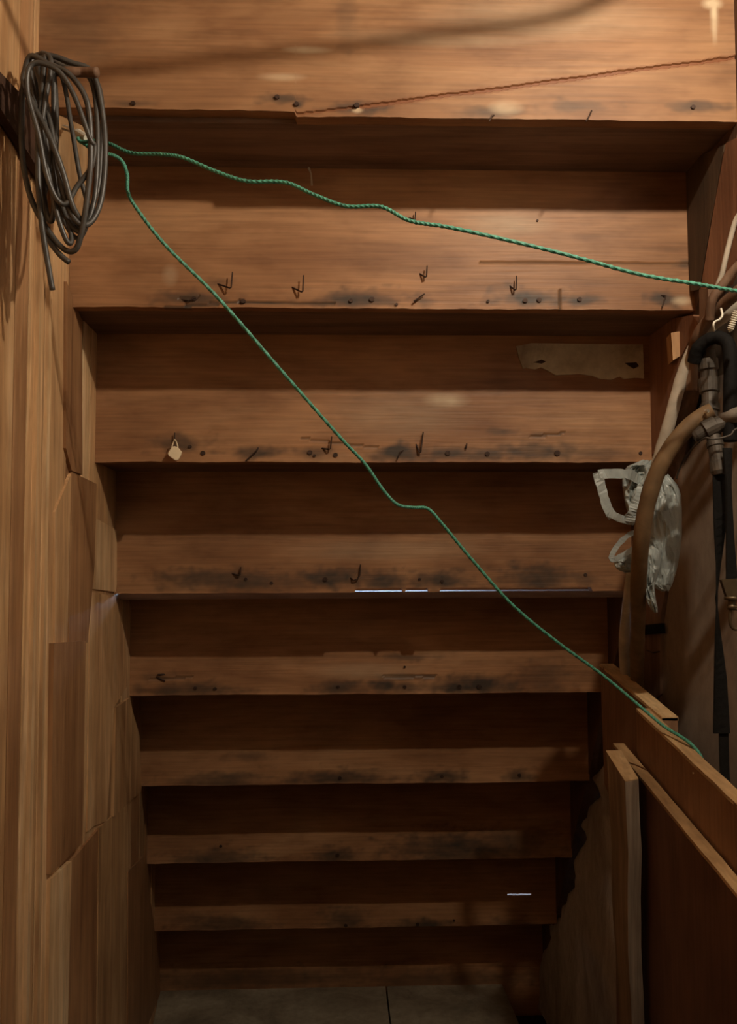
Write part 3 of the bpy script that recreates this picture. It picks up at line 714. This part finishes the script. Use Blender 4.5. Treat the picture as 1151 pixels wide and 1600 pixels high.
hose([(1084, 566, 1.13), (1090, 545, 1.12), (1106, 531, 1.11), (1124, 528, 1.10), (1138, 540, 1.09), (1141, 580, 1.085), (1140, 640, 1.085), (1140, 690, 1.085)], 0.0085, 'black_pipe', 'black bent pipe arching over the valve fittings', 'black', cat='pipe')
def pipe_rings(pts, prof, seg=18):
    P = [atY(*p) for p in pts]; Q = []; rr = []
    for t, r in prof:
        s = t*(len(P)-1); i = min(int(s), len(P)-2); Q.append(P[i].lerp(P[i+1], s-i)); rr.append(r)
    return tube(Q, rr, seg)
vp = empty('pipe_fitting', atY(1108, 700, 1.1), 'grimy iron pipe fitting with collars above the black strap', 'pipe')
obj('pipe', *pipe_rings([(1104, 548, 1.13), (1108, 600, 1.13), (1110, 665, 1.12)], [(0, .010), (.12, .010), (.13, .0125), (.28, .013), (.30, .0105), (.42, .0105), (.43, .0135), (.60, .0125), (.62, .010), (.74, .010), (.75, .012), (.83, .012), (.84, .0095), (1, .0095)]), M['pipe'], vp)
obj('tee', *pipe_rings([(1084, 684, 1.10), (1110, 668, 1.095), (1132, 660, 1.09)], [(0, .006), (.08, .008), (.3, .0095), (.32, .013), (.7, .013), (.72, .0105), (1, .010)]), M['pipe'], vp)
obj('branch', *pipe_rings([(1130, 656, 1.09), (1150, 648, 1.075), (1400, 560, 1.0)], [(0, .009), (.5, .009), (1, .009)]), M['branchm'], vp, True)
obj('collar', *pipe_rings([(1113, 676, 1.095), (1118, 700, 1.09), (1125, 742, 1.085)], [(0, .009), (.3, .009), (.31, .0105), (.45, .0105), (.46, .0092), (.75, .0100), (.76, .0113), (.93, .0113), (1, .009)]), M['pipe'], vp)
obj('bright_nut', *tube([atY(1101, 643, 1.10), atY(1106, 642, 1.095)], 0.0022, 8), M['metal'], vp)
# loose wires
center(tag(obj('thin_wire', *tube(catmull([atY(1056, 748, 1.15), atY(1066, 722, 1.14), atY(1082, 700, 1.12), (atY(1100, 685, 1.075)), atY(1116, 686, 1.07), atY(1140, 680, 1.065), atY(1175, 660, 1.06), atY(1410, 590, 1.0)], 8), 0.0012, 7), M['pipe'], None, True), 'thin dark wire bowing below the iron pipe fitting', 'wire'))
center(tag(obj('wire_hook', *tube(catmull([atY(1126, 482, 1.06), atY(1128, 492, 1.055), atY(1124, 499, 1.055), atY(1116, 503, 1.055), atY(1114, 509, 1.055), atY(1115.5, 517, 1.06)], 8), 0.0013, 8), M['white_metal'], None, True), 'small white S-shaped wire hook on the pipes', 'hook'))
sc_p = [atY(1151, 486, 1.03), atY(1146, 502, 1.035), atY(1139, 519, 1.04)]
Q = []; rr = []
for i in range(41):
    t = i/40; Q.append(sc_p[0].lerp(sc_p[2], t)); rr.append((0.0042 if i % 4 < 2 else 0.0030)*(1 if t < .85 else (1-t)/.15*0.7+.3))
center(tag(obj('screw', *tube(Q, rr, 10), M['white_metal']), 'pale threaded screw sticking out at the right edge', 'screw'))
hose([(1300, -160, .95), (1240, 110, 1.0), (1200, 230, 1.03), (1162, 320, 1.06), (1149, 345, 1.07), (1141, 372, 1.075), (1134, 400, 1.08), (1127, 430, 1.085), (1121, 446, 1.09), (1116, 470, 1.10)], 0.0034, 'pale_cable', 'pale dusty cable dropping beside the red side board', 'hose_pale', 8, 'cable')
hose([(1420, 200, 1.0), (1190, 370, 1.05), (1156, 412, 1.07), (1140, 430, 1.08), (1128, 446, 1.085), (1112, 470, 1.09), (1108, 500, 1.10)], 0.006, 'brown_cable', 'brown cable bundled below the pale dusty cable', 'stud', 10, 'cable')

# black webbing straps
def strap(pts, name, label, root=None):
    """pts: px, py, Y, width px, turn (deg) of the band about its length"""
    P = [atY(a, b, Y) for a, b, Y, w_, g in pts]
    n = 6; PP = []; W = []; D = []
    for i in range(len(pts)-1):
        for j in range(n if i < len(pts)-2 else n+1):
            t = j/n; PP.append(P[i].lerp(P[i+1], t)); W.append((pts[i][3]+(pts[i+1][3]-pts[i][3])*t)*1.08/F)
            g = math.radians(pts[i][4]+(pts[i+1][4]-pts[i][4])*t); D.append((math.cos(g), math.sin(g), 0))
    return PP, W, D
PP, W, D = strap([(1124, 735, 1.085, 23, 0), (1125, 800, 1.085, 22, 0), (1122, 880, 1.085, 20, 50), (1119, 935, 1.085, 20, 72), (1121, 990, 1.085, 22, 50), (1125, 1060, 1.085, 24, 20), (1127, 1146, 1.085, 26, 0)], 'a', 'b')
s1 = empty('black_strap', PP[-1], 'twisted black webbing strap hanging down the taupe wall panel', 'strap')
obj('webbing', *ribbon(PP, W, D, 0.0022), M['black'], s1)
obj('lower_band', *ribbon([atY(1130, 1140, 1.087), atY(1131, 1190, 1.088), atY(1133, 1244, 1.088)], [0.0115]*3, [(1, 0, 0)]*3, 0.002), M['black'], s1)
PP, W, D = strap([(1136, 700, 1.07, 16, 10), (1138, 760, 1.07, 14, 40), (1140, 840, 1.07, 15, 20), (1143, 912, 1.07, 18, 0)], 'a', 'b')
s2 = empty('snap_hook_strap', PP[-1], 'black strap ending in a dull metal snap hook at right edge', 'strap')
obj('webbing', *ribbon(PP, W, D, 0.0022), M['black'], s2)
obj('end_loop', *prism([atY(a, b, 1.066) for a, b in [(1127, 906), (1134, 905), (1152, 904), (1153, 934), (1137, 936), (1133, 925)]], (0, 0.007, 0)), M['brass'], s2)
obj('swivel', *pipe_rings([(1143, 932, 1.066), (1143, 953, 1.066)], [(0, .009), (.25, .009), (.27, .0045), (.6, .0045), (.62, .006), (1, .005)]), M['brass'], s2, True)
obj('hook', *tube(catmull([atY(1141, 948, 1.066), atY(1140, 965, 1.066), atY(1142, 978, 1.066), atY(1149, 983, 1.066), atY(1158, 978, 1.066), atY(1160, 962, 1.066), atY(1152, 952, 1.066)], 6), 0.0020, 8), M['brass'], s2, True)

# ------------------------------------------------------------------ plastic bag
bg = empty('plastic_bag', atY(1030, 955, 1.27), 'crumpled grey plastic carrier bag tucked behind the brown hose', 'bag')
def crumple(u, v, s):
    p = (u*3.1+s, v*4.3, s*1.7)
    return abs(noise.noise(p))*1.0 + 0.5*abs(noise.noise((p[0]*2.3, p[1]*2.1, s+4))) + 0.22*abs(noise.noise((p[0]*5, p[1]*5, s+9)))
def puff(rows, Y0, depth, s, name='body', nu=22, nv=36, cr_=0.014):
    """rows: (py, px_left, px_right) down the bag"""
    V = []; Fc = []
    def row(t):
        q = t*(len(rows)-1); i = min(int(q), len(rows)-2); f_ = q-i
        f_ = f_*f_*(3-2*f_)*0.5 + f_*0.5
        return [rows[i][j]+(rows[i+1][j]-rows[i][j])*f_ for j in range(3)]
    for side_ in (-1, 1):
        for j in range(nv+1):
            v = j/nv; py, a, b = row(v)
            for i in range(nu+1):
                u = i/nu; e = math.sqrt(max(0, 1-(2*u-1)**2))*min(1, 4*v*(1-v)+0.25)
                c = crumple(u, v, s)
                px = a+(b-a)*u + 5*noise.noise((u*4, v*7, s))*e
                V.append(atY(px, py+3*noise.noise((u*5, v*5, s+2)), Y0 + side_*(depth*0.5*e + (0.4 if side_ < 0 else .2)*0)*1.0 + (c-0.35)*cr_*e))
    m_ = nu+1; off = (nv+1)*m_
    for q in (0, off):
        for j in range(nv):
            for i in range(nu): Fc.append((q+j*m_+i, q+j*m_+i+1, q+(j+1)*m_+i+1, q+(j+1)*m_+i))
    for j in range(nv):
        Fc.append((j*m_, (j+1)*m_, off+(j+1)*m_, off+j*m_)); Fc.append((j*m_+nu, (j+1)*m_+nu, off+(j+1)*m_+nu, off+j*m_+nu))
    for i in range(nu):
        Fc.append((i, i+1, off+i+1, off+i)); b_ = nv*m_; Fc.append((b_+i, b_+i+1, off+b_+i+1, off+b_+i))
    return obj(name, V, Fc, M['bag'], bg, False)
puff([(742, 1030, 1044), (758, 1022, 1058), (775, 1016, 1064), (800, 1012, 1065), (835, 1012, 1065), (865, 1010, 1062), (895, 1010, 1056), (915, 1014, 1050), (924, 1034, 1044)], 1.245, 0.040, 1.3, cr_=0.014)
puff([(719, 1003, 1024), (728, 980, 1026), (742, 972, 1024), (760, 972, 1018), (780, 975, 1014), (795, 978, 1006), (806, 985, 1000)], 1.235, 0.035, 5.1, nu=20, nv=24, cr_=0.03)
puff([(840, 1000, 1025), (860, 998, 1034), (890, 1004, 1030), (915, 1006, 1022), (935, 1008, 1024), (950, 1016, 1027), (957, 1022, 1027)], 1.222, 0.022, 8.7, nu=14, nv=24, cr_=0.018)
puff([(866, 972, 1000), (878, 957, 1000), (888, 962, 1000), (896, 975, 1000)], 1.245, 0.018, 3.3, nu=14, nv=12, cr_=0.014)
def band(pts, wpx, Y, wd=(0, -0.35, 1), th=0.0012):
    P = catmull([atY(a, b, Y+dy) for a, b, dy in pts], 5)
    n = len(P); W = [w_*Y/F for w_ in [wpx*(1+0.25*noise.noise((i*.5, wpx, 0))) for i in range(n)]]
    D = []
    for i in range(n):
        t = (P[min(i+1, n-1)]-P[max(i-1, 0)]).normalized(); c = t.cross(Vector((0, 1, 0))); a = 0.6*noise.noise((i*.33, wpx*3, 1))
        D.append(c*math.cos(a) + Vector((0, 1, 0))*math.sin(a))
    return ribbon(P, W, D, th)
obj('handle', *band([(1000, 752, 0), (985, 742, -.01), (960, 740, -.012), (934, 741, -.012)], 15, 1.22), M['bag'], bg)
obj('handle', *band([(933, 738, -.012), (940, 765, -.012), (948, 792, -.012), (957, 808, -.01)], 15, 1.22), M['bag'], bg)
obj('handle', *band([(951, 801, -.01), (966, 809, -.01), (982, 814, -.008), (990, 814, -.006)], 12, 1.218), M['bag'], bg)
obj('handle', *band([(983, 816, -.008), (988, 800, -.01), (996, 782, -.01), (1005, 760, -.006)], 17, 1.215), M['bag'], bg)
obj('handle', *band([(1000, 832, 0), (985, 834, -.008), (968, 848, -.01), (956, 866, -.01), (957, 875, -.01), (968, 870, -.012), (985, 860, -.01), (1000, 852, 0)], 8, 1.23), M['bag'], bg)
